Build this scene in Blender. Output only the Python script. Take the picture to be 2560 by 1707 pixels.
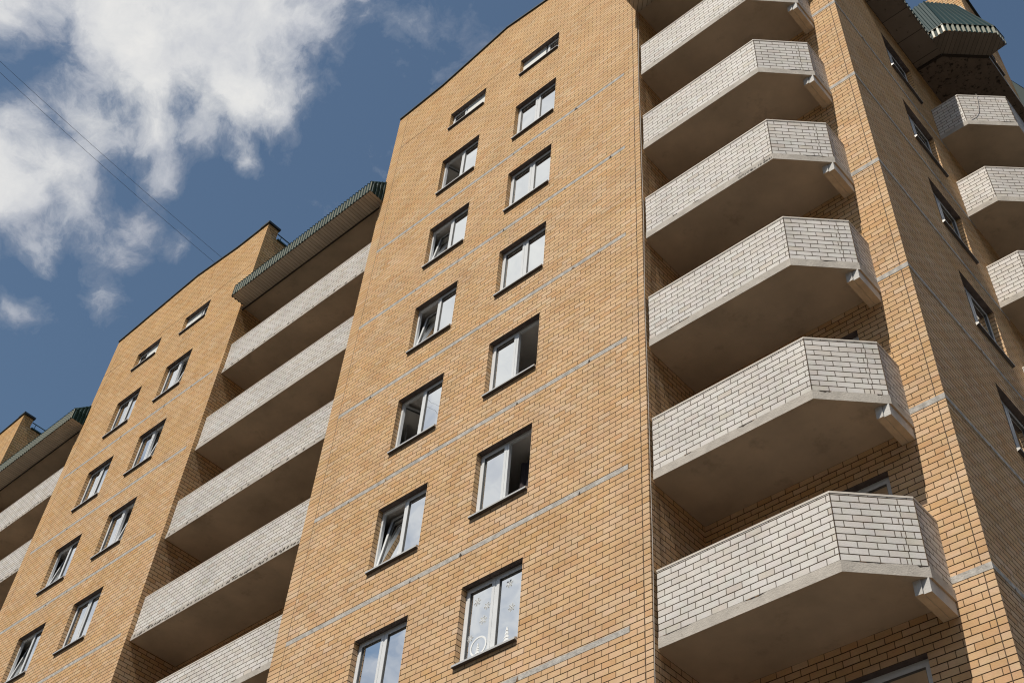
import bpy, math, random
from mathutils import Vector, Matrix
from math import radians, sin, cos, sqrt
random.seed(7)
for o in list(bpy.data.objects): bpy.data.objects.remove(o)
SC = bpy.context.scene
COL = SC.collection
GZ = 25.45                       # height of the local datum (floor of the upper storey) above the ground

# ---------------------------------------------------------------- camera
cam = bpy.data.cameras.new("camera"); camo = bpy.data.objects.new("camera", cam); COL.objects.link(camo)
YAW, PITCH, ROLL, FPX = 0.7999, 0.8241, 0.0921, 3041.0
fw = Vector((-sin(YAW)*cos(PITCH), cos(YAW)*cos(PITCH), sin(PITCH)))
rt = Vector((cos(YAW), sin(YAW), 0.0)); up = rt.cross(fw)
r2 = cos(ROLL)*rt + sin(ROLL)*up; u2 = -sin(ROLL)*rt + cos(ROLL)*up
m = Matrix((r2, u2, -fw)).transposed().to_4x4()
m.translation = Vector((11.578, -10.660, -23.848 + GZ))
camo.matrix_world = m
cam.sensor_fit = 'HORIZONTAL'; cam.sensor_width = 36.0; cam.lens = FPX/2560*36.0
cam.clip_start = 0.1; cam.clip_end = 4000
SC.camera = camo
SC.render.resolution_x = 1024; SC.render.resolution_y = 682

# ---------------------------------------------------------------- light
SUN = Vector((0.035, -0.50, 0.86)).normalized()
sl = bpy.data.lights.new("sun", 'SUN'); sl.energy = 5.0; sl.angle = radians(0.5); sl.color = (1.0, 0.93, 0.82)
so = bpy.data.objects.new("sun", sl); COL.objects.link(so); so.location = (0, -30, 60)
so.rotation_euler = SUN.to_track_quat('Z', 'Y').to_euler()
SC.view_settings.view_transform = 'Standard'; SC.view_settings.look = 'None'
SC.view_settings.gamma = 1.0; SC.view_settings.use_curve_mapping = False
SC.view_settings.exposure = 0.0
SC.render.engine = 'CYCLES'; SC.cycles.denoising_prefilter = 'NONE'; SC.cycles.filter_width = 1.15

def nd(nt, t, **kw):
    n = nt.nodes.new(t)
    for k, v in kw.items():
        if k.startswith('i_'): n.inputs[k[2:].replace('_', ' ')].default_value = v
        else: setattr(n, k, v)
    return n
def math_(nt, op, a, b=None, c=None, clamp=False):
    n = nt.nodes.new('ShaderNodeMath'); n.operation = op; n.use_clamp = clamp
    for i, v in enumerate((a, b, c)):
        if v is None: continue
        if isinstance(v, (int, float)): n.inputs[i].default_value = v
        else: nt.links.new(v, n.inputs[i])
    return n.outputs[0]
def ramp(nt, fac, stops, interp='LINEAR'):
    n = nt.nodes.new('ShaderNodeValToRGB'); n.color_ramp.interpolation = interp
    el = n.color_ramp.elements
    while len(el) < len(stops): el.new(0.5)
    for e, (p, c) in zip(el, stops):
        e.position = p; e.color = (c, c, c, 1) if isinstance(c, (int, float)) else (*c, 1)
    nt.links.new(fac, n.inputs[0]); return n.outputs[0]
def mix(nt, fac, a, b, mode='MIX'):
    n = nt.nodes.new('ShaderNodeMix'); n.data_type = 'RGBA'; n.blend_type = mode
    for i, v in ((0, fac), (6, a), (7, b)):
        if isinstance(v, (int, float)): n.inputs[i].default_value = v
        elif isinstance(v, tuple): n.inputs[i].default_value = (*v, 1)
        else: nt.links.new(v, n.inputs[i])
    return n.outputs[2]

# ---------------------------------------------------------------- world: sky with broken cumulus
W = bpy.data.worlds.new("World"); SC.world = W; W.use_nodes = True
nt = W.node_tree; nt.nodes.clear()
sky = nd(nt, 'ShaderNodeTexSky', sky_type='NISHITA', sun_disc=False)
sky.sun_elevation = radians(59.5); sky.sun_rotation = radians(180); sky.air_density = 1.15; sky.dust_density = 0.6; sky.ozone_density = 1.6
hs = nd(nt, 'ShaderNodeHueSaturation'); hs.inputs['Saturation'].default_value = 0.94; hs.inputs['Value'].default_value = 1.0
nt.links.new(sky.outputs[0], hs.inputs['Color'])
skyc = mix(nt, 1.0, hs.outputs[0], (.86, .965, .965), 'MULTIPLY')
tc = nd(nt, 'ShaderNodeTexCoord')
def warp(vec, scale, amp, det=4):
    n = nd(nt, 'ShaderNodeTexNoise'); n.inputs['Scale'].default_value = scale; n.inputs['Detail'].default_value = det
    n.inputs['Roughness'].default_value = 0.6
    nt.links.new(vec, n.inputs['Vector'])
    s = nd(nt, 'ShaderNodeVectorMath', operation='SUBTRACT'); nt.links.new(n.outputs['Color'], s.inputs[0]); s.inputs[1].default_value = (.5, .5, .5)
    k = nd(nt, 'ShaderNodeVectorMath', operation='SCALE'); nt.links.new(s.outputs[0], k.inputs[0]); k.inputs['Scale'].default_value = amp
    a = nd(nt, 'ShaderNodeVectorMath', operation='ADD'); nt.links.new(vec, a.inputs[0]); nt.links.new(k.outputs[0], a.inputs[1])
    return a.outputs[0]
dirv = tc.outputs['Generated']
wv = warp(warp(dirv, 4.5, 0.08), 16.0, 0.026, 8)
# (direction, angular radius, weight) of each cloud mass
def pxdir(x, y):
    s = 1.0884
    return (fw + r2*(x*s-1280)/FPX - u2*(y*s-853.5)/FPX).normalized()
CL = [(470, 30, 240, 1.12), (620, 110, 170, 1.0), (320, 110, 170, .9), (240, 20, 170, .95), (560, 240, 120, .9), (655, 260, 95, .9),
      (720, 60, 75, .9), (340, 310, 80, .72), (370, 380, 55, .7), (568, 375, 45, .68), (165, 220, 90, .66), (205, 300, 80, .62),
      (20, 30, 120, 1.0), (-60, 20, 120, .9), (10, 370, 110, 1.05), (45, 455, 90, .85), (40, 290, 80, .7), (140, 380, 90, .60), (85, 550, 65, .62),
      (285, 565, 70, .66), (235, 650, 65, .64), (320, 490, 60, .62), (400, 545, 55, .62), (180, 470, 80, .62), (30, 705, 30, .3), (230, 540, 60, .6), (-80, 420, 150, 1.0), (825, -5, 30, .62), (450, 300, 60, .62),
      (300, -200, 280, 1.0), (700, -250, 180, .8), (-200, -50, 200, .8)]
blobs = [(pxdir(x, y), r*1.0884/FPX, w) for x, y, r, w in CL]
blobs += [(Vector(d).normalized(), r, w) for d, r, w in [((-.45, -.40, .80), .30, 1.25), ((-.40, -.56, .72), .2, 1.0), ((-.60, -.28, .74), .2, .9), ((-.57, -.56, .60), .16, .95), ((-.74, -.30, .60), .2, .85), ((.3, -.6, .5), .4, .7), ((.7, -.2, .5), .4, .8), ((.2, .8, .3), .4, .7), ((-.9, .1, .25), .35, .7), ((-.68, -.58, .45), .14, .6)]]
acc = None
for d, r, w in blobs:
    n = nd(nt, 'ShaderNodeVectorMath', operation='DISTANCE'); nt.links.new(wv, n.inputs[0]); n.inputs[1].default_value = d
    mr = nd(nt, 'ShaderNodeMapRange', interpolation_type='LINEAR'); nt.links.new(n.outputs['Value'], mr.inputs[0])
    mr.inputs[1].default_value = r*1.45; mr.inputs[2].default_value = r*0.10; mr.inputs[3].default_value = 0; mr.inputs[4].default_value = w
    acc = mr.outputs[0] if acc is None else math_(nt, 'MAXIMUM', math_(nt, 'MULTIPLY', math_(nt, 'ADD', acc, mr.outputs[0]), 0.62), math_(nt, 'MAXIMUM', acc, mr.outputs[0]))
n1 = nd(nt, 'ShaderNodeTexNoise'); n1.inputs['Scale'].default_value = 11; n1.inputs['Detail'].default_value = 12; n1.inputs['Roughness'].default_value = .66; n1.inputs['Distortion'].default_value = .08
nt.links.new(wv, n1.inputs['Vector'])
dens = math_(nt, 'ADD', acc, math_(nt, 'MULTIPLY', math_(nt, 'SUBTRACT', n1.outputs['Fac'], 0.5), 1.9))
alpha = ramp(nt, dens, [(0.16, 0.0), (0.34, 0.20), (0.52, 0.66), (0.80, 1.0)], 'LINEAR')
n2 = nd(nt, 'ShaderNodeTexNoise'); n2.inputs['Scale'].default_value = 10; n2.inputs['Detail'].default_value = 8; n2.inputs['Roughness'].default_value = .6; nt.links.new(wv, n2.inputs['Vector'])
thick = math_(nt, 'ADD', math_(nt, 'MULTIPLY', dens, 0.42), math_(nt, 'MULTIPLY', n2.outputs['Fac'], 1.05))
ccol = ramp(nt, math_(nt, 'MULTIPLY', thick, .7), [(0.36, (.42, .44, .51)), (0.52, (.60, .62, .67)), (0.67, (.78, .785, .79)), (0.86, (.97, .95, .91))])
CSC = 1.0
bg = nd(nt, 'ShaderNodeBackground'); bg.inputs['Strength'].default_value = 0.085
csc = nd(nt, 'ShaderNodeVectorMath', operation='SCALE'); nt.links.new(ccol, csc.inputs[0]); csc.inputs['Scale'].default_value = 10.9
cm = mix(nt, alpha, skyc, csc.outputs[0])
# dark band added for unseen roofs and trees, to cut low sky light
hz = nd(nt, 'ShaderNodeSeparateXYZ'); nt.links.new(dirv, hz.inputs[0])
nz = nd(nt, 'ShaderNodeTexNoise'); nz.inputs['Scale'].default_value = 7; nz.inputs['Detail'].default_value = 6; nt.links.new(dirv, nz.inputs['Vector'])
hm = ramp(nt, math_(nt, 'SUBTRACT', hz.outputs[2], math_(nt, 'MULTIPLY', nz.outputs['Fac'], .34)), [(.10, 0.0), (.13, 1.0)])
cm = mix(nt, hm, (.35, .36, .30), cm)
nt.links.new(cm, bg.inputs[0])
wo = nd(nt, 'ShaderNodeOutputWorld'); nt.links.new(bg.outputs[0], wo.inputs[0])

# ---------------------------------------------------------------- materials
MATS = {}
def newmat(name):
    m = bpy.data.materials.new(name); m.use_nodes = True; MATS[name] = m
    nt = m.node_tree; b = nt.nodes['Principled BSDF']; return m, nt, b
def uvn(nt):
    return nd(nt, 'ShaderNodeUVMap', uv_map='UVMap').outputs[0]
def mapping(nt, vec, sc):
    n = nd(nt, 'ShaderNodeMapping'); nt.links.new(vec, n.inputs[0]); n.inputs['Scale'].default_value = sc; return n.outputs[0]
def noise(nt, vec, scale, det=4, rough=.55):
    n = nd(nt, 'ShaderNodeTexNoise'); n.inputs['Scale'].default_value = scale; n.inputs['Detail'].default_value = det; n.inputs['Roughness'].default_value = rough
    nt.links.new(vec, n.inputs['Vector']); return n.outputs['Fac']
def brick_mat(name, tones, mortar, bw=0.235, bh=0.1, ms=0.0060, hj=.0086, rough=.8, streak=0.42, bump=.5, gloss=.3, orange=(.64, .36, .115), golden=True):
    m, nt, b = newmat(name)
    uv = uvn(nt)
    geo = nd(nt, 'ShaderNodeTexCoord').outputs['Object']
    # hand-laid joints: a slight wander of the courses
    n = nd(nt, 'ShaderNodeTexNoise'); n.inputs['Scale'].default_value = 2.5; n.inputs['Detail'].default_value = 3; nt.links.new(uv, n.inputs['Vector'])
    s = nd(nt, 'ShaderNodeVectorMath', operation='SUBTRACT'); nt.links.new(n.outputs['Color'], s.inputs[0]); s.inputs[1].default_value = (.5, .5, .5)
    k = nd(nt, 'ShaderNodeVectorMath', operation='SCALE'); nt.links.new(s.outputs[0], k.inputs[0]); k.inputs['Scale'].default_value = 0.012
    a = nd(nt, 'ShaderNodeVectorMath', operation='ADD'); nt.links.new(uv, a.inputs[0]); nt.links.new(k.outputs[0], a.inputs[1])
    uvw = a.outputs[0]
    bt = nd(nt, 'ShaderNodeTexBrick'); nt.links.new(uvw, bt.inputs['Vector'])
    bt.offset = .5; bt.squash = 1
    bt.inputs['Color1'].default_value = (0, 0, 0, 1); bt.inputs['Color2'].default_value = (1, 1, 1, 1); bt.inputs['Mortar'].default_value = (.5, .5, .5, 1)
    bt.inputs['Scale'].default_value = 1; bt.inputs['Mortar Size'].default_value = ms; bt.inputs['Mortar Smooth'].default_value = 0.15
    bt.inputs['Bias'].default_value = 0; bt.inputs['Brick Width'].default_value = bw; bt.inputs['Row Height'].default_value = bh
    c = ramp(nt, bt.outputs['Color'], tones)
    # large uneven patches and long tinted courses from different brick batches
    st = noise(nt, mapping(nt, uv, (.22, 1.1, 1)), 1.0, 3)
    st2 = noise(nt, mapping(nt, uv, (.35, 9.0, 1)), 1.0, 2)
    sm = ramp(nt, math_(nt, 'ADD', math_(nt, 'MULTIPLY', st, .6), math_(nt, 'MULTIPLY', st2, .4)), [(.46, 0.0), (.66, 1.0)])
    c = mix(nt, math_(nt, 'MULTIPLY', sm, streak), c, orange)
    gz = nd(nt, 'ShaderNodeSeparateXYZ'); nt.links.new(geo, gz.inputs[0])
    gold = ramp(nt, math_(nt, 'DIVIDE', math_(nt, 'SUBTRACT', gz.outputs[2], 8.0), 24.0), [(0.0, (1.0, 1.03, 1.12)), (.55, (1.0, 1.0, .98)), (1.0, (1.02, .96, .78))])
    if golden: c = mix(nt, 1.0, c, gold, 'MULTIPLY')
    dirt = ramp(nt, noise(nt, geo, 1.3, 6, .65), [(.3, .80), (.62, 1.0)])
    c = mix(nt, 1.0, c, dirt, 'MULTIPLY')
    fine = ramp(nt, noise(nt, mapping(nt, uv, (30, 60, 1)), 1.0, 3), [(.3, .93), (.7, 1.05)])
    inb = nd(nt, 'ShaderNodeTexNoise'); inb.inputs['Scale'].default_value = 7; inb.inputs['Detail'].default_value = 2; nt.links.new(uv, inb.inputs['Vector'])
    c = mix(nt, .16, c, mix(nt, 1.0, c, mix(nt, .55, inb.outputs['Color'], (.5, .5, .5)), 'OVERLAY'))
    c = mix(nt, 1.0, c, fine, 'MULTIPLY')
    sx = nd(nt, 'ShaderNodeSeparateXYZ'); nt.links.new(uvw, sx.inputs[0])
    fr = math_(nt, 'FRACT', math_(nt, 'ADD', math_(nt, 'DIVIDE', sx.outputs[1], bh), 500.5))
    dj = math_(nt, 'MULTIPLY', math_(nt, 'ABSOLUTE', math_(nt, 'SUBTRACT', fr, .5)), bh)
    wj = math_(nt, 'ADD', math_(nt, 'MULTIPLY', noise(nt, mapping(nt, uv, (1.5, 8, 1)), 1.0, 2), .006), hj-.003)
    hm = nd(nt, 'ShaderNodeMapRange'); nt.links.new(dj, hm.inputs[0]); nt.links.new(wj, hm.inputs[2]); nt.links.new(math_(nt, 'MULTIPLY', wj, .6), hm.inputs[1]); hm.inputs[3].default_value = 1; hm.inputs[4].default_value = 0  # bed joints drawn wider: mortar plus the sun's shadow under each course
    jf = math_(nt, 'MAXIMUM', math_(nt, 'MULTIPLY', bt.outputs['Fac'], .85), hm.outputs[0])
    c = mix(nt, jf, c, mortar)
    nt.links.new(c, b.inputs['Base Color'])
    b.inputs['Roughness'].default_value = rough; nt.links.new(math_(nt, 'MULTIPLY', math_(nt, 'SUBTRACT', 1.0, jf), gloss), b.inputs['Specular IOR Level'])
    h = math_(nt, 'ADD', math_(nt, 'SUBTRACT', 1.0, jf), math_(nt, 'MULTIPLY', noise(nt, uv, 60, 2), .25))
    bp = nd(nt, 'ShaderNodeBump'); bp.inputs['Strength'].default_value = bump; bp.inputs['Distance'].default_value = .008
    nt.links.new(h, bp.inputs['Height']); nt.links.new(bp.outputs[0], b.inputs['Normal'])
    return m
Y_T = [(0.0, (.65, .382, .182)), (.15, (.68, .425, .222)), (.5, (.71, .462, .253)), (.85, (.725, .487, .284)), (1.0, (.74, .524, .33))]
Y_M = (.055, .034, .018)
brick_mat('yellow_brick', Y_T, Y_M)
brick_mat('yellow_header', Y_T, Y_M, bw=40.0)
W_T = [(0.0, (.64, .58, .51)), (.08, (.68, .635, .585)), (.3, (.71, .675, .635)), (1.0, (.745, .72, .69))]
brick_mat('white_brick', W_T, (.065, .045, .026), golden=False, streak=.22, orange=(.60, .47, .34), rough=.6, gloss=.22)

def plain(name, col, rough=.7, metallic=0, var=.12, scale=3.0, bump=0.0, spec=.4, stain=None, stain_lo=.55, stain_hi=.7, det=6):
    m, nt, b = newmat(name)
    oc = nd(nt, 'ShaderNodeTexCoord').outputs['Object']
    f = noise(nt, oc, scale, det, .6)
    c = mix(nt, 1.0, tuple(col), ramp(nt, f, [(.25, 1-var*1.6), (.75, 1+var)]), 'MULTIPLY')
    if stain:
        s = ramp(nt, noise(nt, oc, scale*2.3, 8, .72), [(stain_lo, 0.0), (stain_hi, 1.0)])
        c = mix(nt, s, c, stain)
    nt.links.new(c, b.inputs['Base Color'])
    b.inputs['Roughness'].default_value = rough; b.inputs['Metallic'].default_value = metallic; b.inputs['Specular IOR Level'].default_value = spec
    if bump:
        bp = nd(nt, 'ShaderNodeBump'); bp.inputs['Strength'].default_value = bump; bp.inputs['Distance'].default_value = .01
        nt.links.new(noise(nt, oc, 45, 5), bp.inputs['Height']); nt.links.new(bp.outputs[0], b.inputs['Normal'])
    return m
plain('concrete', (.50, .46, .41), .9, var=.16, scale=5, bump=.6, stain=(.20, .155, .12), stain_lo=.60, stain_hi=.80)
plain('band_concrete', (.50, .475, .44), .9, var=.32, scale=9, bump=.6, stain=(.16, .13, .11), stain_lo=.62, stain_hi=.74)
plain('soffit', (.60, .475, .35), .85, var=.20, scale=.8, stain=(.22, .16, .11), stain_lo=.56, stain_hi=.90, bump=.15)
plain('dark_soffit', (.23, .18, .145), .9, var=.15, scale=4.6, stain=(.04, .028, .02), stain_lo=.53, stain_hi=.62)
plain('floor_tile', (.10, .085, .07), .8, var=.2)
plain('inner_plaster', (.30, .26, .22), .9, var=.15)
plain('mortar', (.10, .066, .04), .95, var=.2)
plain('crack', (.05, .038, .03), .95, var=.2)
plain('rust_dirt', (.20, .12, .065), .95, var=.4, scale=12)
plain('coping_white', (.66, .60, .53), .6, var=.1, scale=4)
plain('lintel', (.13, .10, .09), .7, var=.3, scale=8)
plain('sill_metal', (.62, .62, .61), .35, metallic=.2, var=.06)
plain('sill_shade', (.10, .085, .08), .6, var=.2)  # shade under the metal sill, put into the colour
plain('pvc', (.74, .76, .78), .35, var=.03, spec=.5)
plain('gasket', (.10, .10, .10), .6)
plain('dark_metal', (.035, .045, .05), .45, metallic=.3, var=.2)
plain('pale_metal', (.40, .40, .38), .5, metallic=.3, var=.2)
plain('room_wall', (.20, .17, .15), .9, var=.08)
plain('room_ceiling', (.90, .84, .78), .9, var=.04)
plain('curtain_dark', (.045, .035, .04), .9, var=.2)
plain('blind', (.50, .48, .45), .85, var=.04)
plain('cable', (.03, .03, .033), .6)
plain('cable_pale', (.52, .48, .44), .6)
plain('railing', (.03, .075, .075), .5, metallic=.3)
plain('snow_white', (.85, .87, .88), .7, var=.02)
plain('pen', (.05, .045, .04), .9, var=.3, scale=30)
plain('bracket_concrete', (.60, .585, .56), .85, var=.12, scale=6, bump=.4, stain=(.16, .10, .06), stain_lo=.66, stain_hi=.72)
plain('bracket_under', (.66, .52, .37), .85, var=.12, scale=6, bump=.4, stain=(.10, .06, .035), stain_lo=.66, stain_hi=.71)
plain('green_metal', (.006, .032, .035), .65, metallic=.0, var=.15, scale=2, spec=.12)
plain('rib_glint', (.27, .275, .21), .5)  # sun reflected off the green rib flanks, put into the colour
plain('crest_glint', (.40, .40, .32), .5)  # same painted sun reflection, on the rib tops
plain('ground', (.05, .044, .036), .95, var=.25, scale=.15)
plain('roof_felt', (.08, .08, .08), .95)
# white panel with faint slats
m, nt, b = newmat('white_panel')
uv = uvn(nt)
wv_ = nd(nt, 'ShaderNodeTexWave', bands_direction='Y'); wv_.inputs['Scale'].default_value = 3.2; wv_.inputs['Distortion'].default_value = 0.3
nt.links.new(uv, wv_.inputs['Vector'])
nt.links.new(ramp(nt, wv_.outputs['Fac'], [(0.0, (.66, .67, .64)), (.2, (.74, .75, .72)), (1.0, (.78, .79, .76))]), b.inputs['Base Color']); b.inputs['Roughness'].default_value = .7
# planks / panels with joints only
def plank(name, col, line, bw, bh, ms, var=.1, stain=None, off=0.0):
    m, nt, b = newmat(name)
    uv = uvn(nt); oc = nd(nt, 'ShaderNodeTexCoord').outputs['Object']
    bt = nd(nt, 'ShaderNodeTexBrick'); nt.links.new(uv, bt.inputs['Vector']); bt.offset = off
    bt.inputs['Color1'].default_value = (.88, .88, .88, 1); bt.inputs['Color2'].default_value = (1.06, 1.06, 1.06, 1); bt.inputs['Mortar'].default_value = (1, 1, 1, 1)
    bt.inputs['Scale'].default_value = 1; bt.inputs['Mortar Size'].default_value = ms; bt.inputs['Brick Width'].default_value = bw; bt.inputs['Row Height'].default_value = bh
    bt.inputs['Mortar Smooth'].default_value = .1
    c = mix(nt, 1.0, tuple(col), bt.outputs['Color'], 'MULTIPLY')
    c = mix(nt, 1.0, c, ramp(nt, noise(nt, oc, 2.0, 5), [(.3, 1-var), (.7, 1+var)]), 'MULTIPLY')
    if stain: c = mix(nt, ramp(nt, noise(nt, oc, 4.5, 8, .75), [(.60, 0.0), (.66, 1.0)]), c, stain)
    c = mix(nt, bt.outputs['Fac'], c, line)
    nt.links.new(c, b.inputs['Base Color']); b.inputs['Roughness'].default_value = .7
    bp = nd(nt, 'ShaderNodeBump'); bp.inputs['Strength'].default_value = .6; bp.inputs['Distance'].default_value = .006
    nt.links.new(math_(nt, 'SUBTRACT', 1.0, bt.outputs['Fac']), bp.inputs['Height']); nt.links.new(bp.outputs[0], b.inputs['Normal'])
plank('soffit_plank', (.50, .42, .33), (.13, .09, .06), .1, 60, .006)
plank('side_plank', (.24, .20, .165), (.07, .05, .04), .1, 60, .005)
plank('eave_panel', (.25, .205, .17), (.02, .015, .012), .69, 60, .008, stain=(.06, .045, .035))
# glass
def glass(name, ior=2.3, tint=(.62, .66, .66), base=0.0):
    m, nt, b = newmat(name); nt.nodes.remove(b)
    out = [n for n in nt.nodes if n.type == 'OUTPUT_MATERIAL'][0]
    fr = nd(nt, 'ShaderNodeFresnel'); fr.inputs['IOR'].default_value = ior
    g = nd(nt, 'ShaderNodeBsdfGlossy'); g.inputs['Roughness'].default_value = 0.015; g.inputs['Color'].default_value = (.93, .95, .95, 1)
    oc = nd(nt, 'ShaderNodeTexCoord').outputs['Object']
    bp = nd(nt, 'ShaderNodeBump'); bp.inputs['Strength'].default_value = .05; bp.inputs['Distance'].default_value = .05
    nt.links.new(noise(nt, oc, 1.6, 1), bp.inputs['Height']); nt.links.new(bp.outputs[0], g.inputs['Normal'])
    t = nd(nt, 'ShaderNodeBsdfTransparent'); t.inputs['Color'].default_value = (*tint, 1)
    mx = nd(nt, 'ShaderNodeMixShader'); nt.links.new(math_(nt, 'ADD', fr.outputs[0], base, clamp=True), mx.inputs[0])
    nt.links.new(t.outputs[0], mx.inputs[1]); nt.links.new(g.outputs[0], mx.inputs[2]); nt.links.new(mx.outputs[0], out.inputs[0])
glass('glass'); glass('glass_dim', 1.7)

# ---------------------------------------------------------------- mesh helpers
class MB:
    def __init__(s): s.v = []; s.f = []; s.uv = []; s.mi = []; s.mats = []
    def mat(s, name):
        if name not in s.mats: s.mats.append(name)
        return s.mats.index(name)
    def quad(s, pts, mat, uv=None):
        i = len(s.v); s.v += [Vector(p) for p in pts]; s.f.append(tuple(range(i, i+len(pts)))); s.mi.append(s.mat(mat))
        if uv is None:
            P = [Vector(p) for p in pts]; n = (P[1]-P[0]).cross(P[2]-P[0])
            if n.length < 1e-12 and len(P) > 3: n = (P[2]-P[0]).cross(P[3]-P[0])
            n = n.normalized() if n.length > 0 else Vector((0, 0, 1))
            if abs(n.z) > .7: uv = [(p.x, p.y) for p in P]
            else:
                t = Vector((-n.y, n.x, 0)).normalized()
                if abs(t.x) >= abs(t.y):
                    if t.x < 0: t = -t
                elif t.y < 0: t = -t
                uv = [(p.dot(t), p.z) for p in P]
        s.uv.append(uv)
    def box(s, a, b, mat, bottom=None, top=None, M=None):
        x0, y0, z0 = a; x1, y1, z1 = b
        c = [(x0, y0, z0), (x1, y0, z0), (x1, y1, z0), (x0, y1, z0), (x0, y0, z1), (x1, y0, z1), (x1, y1, z1), (x0, y1, z1)]
        if M is not None: c = [M @ Vector(p) for p in c]
        for k, idx in enumerate(((0, 3, 2, 1), (4, 5, 6, 7), (0, 1, 5, 4), (1, 2, 6, 5), (2, 3, 7, 6), (3, 0, 4, 7))):
            mt = (bottom or mat) if k == 0 else ((top or mat) if k == 1 else mat)
            s.quad([c[i] for i in idx], mt)
    def prism(s, poly, z0, z1, mat, bottom=None, top=None, edge=None):
        n = len(poly)
        s.quad([(p[0], p[1], z0) for p in reversed(poly)], bottom or mat)
        s.quad([(p[0], p[1], z1) for p in poly], top or mat)
        L = 0
        for i in range(n):
            a = poly[i]; b = poly[(i+1) % n]; l = sqrt((a[0]-b[0])**2+(a[1]-b[1])**2)
            s.quad([(a[0], a[1], z0), (b[0], b[1], z0), (b[0], b[1], z1), (a[0], a[1], z1)], edge or mat, [(L, z0), (L+l, z0), (L+l, z1), (L, z1)]); L += l
    def tube(s, pts, r, mat, seg=6):
        pts = [Vector(p) for p in pts]; rings = []
        for i, p in enumerate(pts):
            d = (pts[min(i+1, len(pts)-1)]-pts[max(i-1, 0)]).normalized()
            a = d.cross(Vector((0, 0, 1)) if abs(d.z) < .9 else Vector((1, 0, 0))).normalized(); b = d.cross(a)
            rings.append([p+a*r*cos(2*math.pi*k/seg)+b*r*sin(2*math.pi*k/seg) for k in range(seg)])
        for i in range(len(rings)-1):
            for k in range(seg): s.quad([rings[i][k], rings[i][(k+1) % seg], rings[i+1][(k+1) % seg], rings[i+1][k]], mat)
        s.quad(list(reversed(rings[0])), mat); s.quad(rings[-1], mat)
    def build(s, name, parent=None, label=None, off=GZ, merge=True):
        me = bpy.data.meshes.new(name)
        me.from_pydata([(p.x, p.y, p.z+off) for p in s.v], [], s.f)
        for mn in s.mats: me.materials.append(MATS[mn])
        me.polygons.foreach_set('material_index', s.mi)
        ul = me.uv_layers.new(name='UVMap'); k = 0
        for u in s.uv:
            for q in u: ul.data[k].uv = q; k += 1
        me.update()
        o = bpy.data.objects.new(name, me); COL.objects.link(o)
        if parent is not None: o.parent = parent
        if label: o['label'] = label
        return o
def tag(o, label, cat, group=None):
    o['label'] = label; o['category'] = cat
    if group: o['group'] = group

BLD = bpy.data.objects.new('apartment_building', None); COL.objects.link(BLD); BLD.location = (0, 0, 0)
tag(BLD, 'tall yellow brick apartment block with rows of white brick balconies under green metal canopies', 'building')

# ---------------------------------------------------------------- setting: ground
g = MB(); g.quad([(-1500, -1500, 0), (1500, -1500, 0), (1500, 1500, 0), (-1500, 1500, 0)], 'ground')
go = g.build('ground', off=0); go['kind'] = 'structure'

# ---------------------------------------------------------------- walls
ZB = -GZ                       # foot of the walls
class Fr:                      # a vertical plane: a runs along it, n points outwards, z up
    def __init__(s, org, u, nrm): s.o = Vector((org[0], org[1], 0)); s.u = Vector((u[0], u[1], 0)); s.n = Vector((nrm[0], nrm[1], 0))
    def p(s, a, n, z): q = s.o + s.u*a + s.n*n; return Vector((q.x, q.y, z))
FA = Fr((0, 0), (1, 0), (0, -1))            # front face, a = x
DEP = 1.345
FR = Fr((0, DEP), (1, 0), (0, -1))          # recessed wall behind the balconies, a = x
XC = 7.607
FS = Fr((XC, 0), (0, 1), (1, 0))            # gable side face, a = y
REV = 0.125

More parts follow.
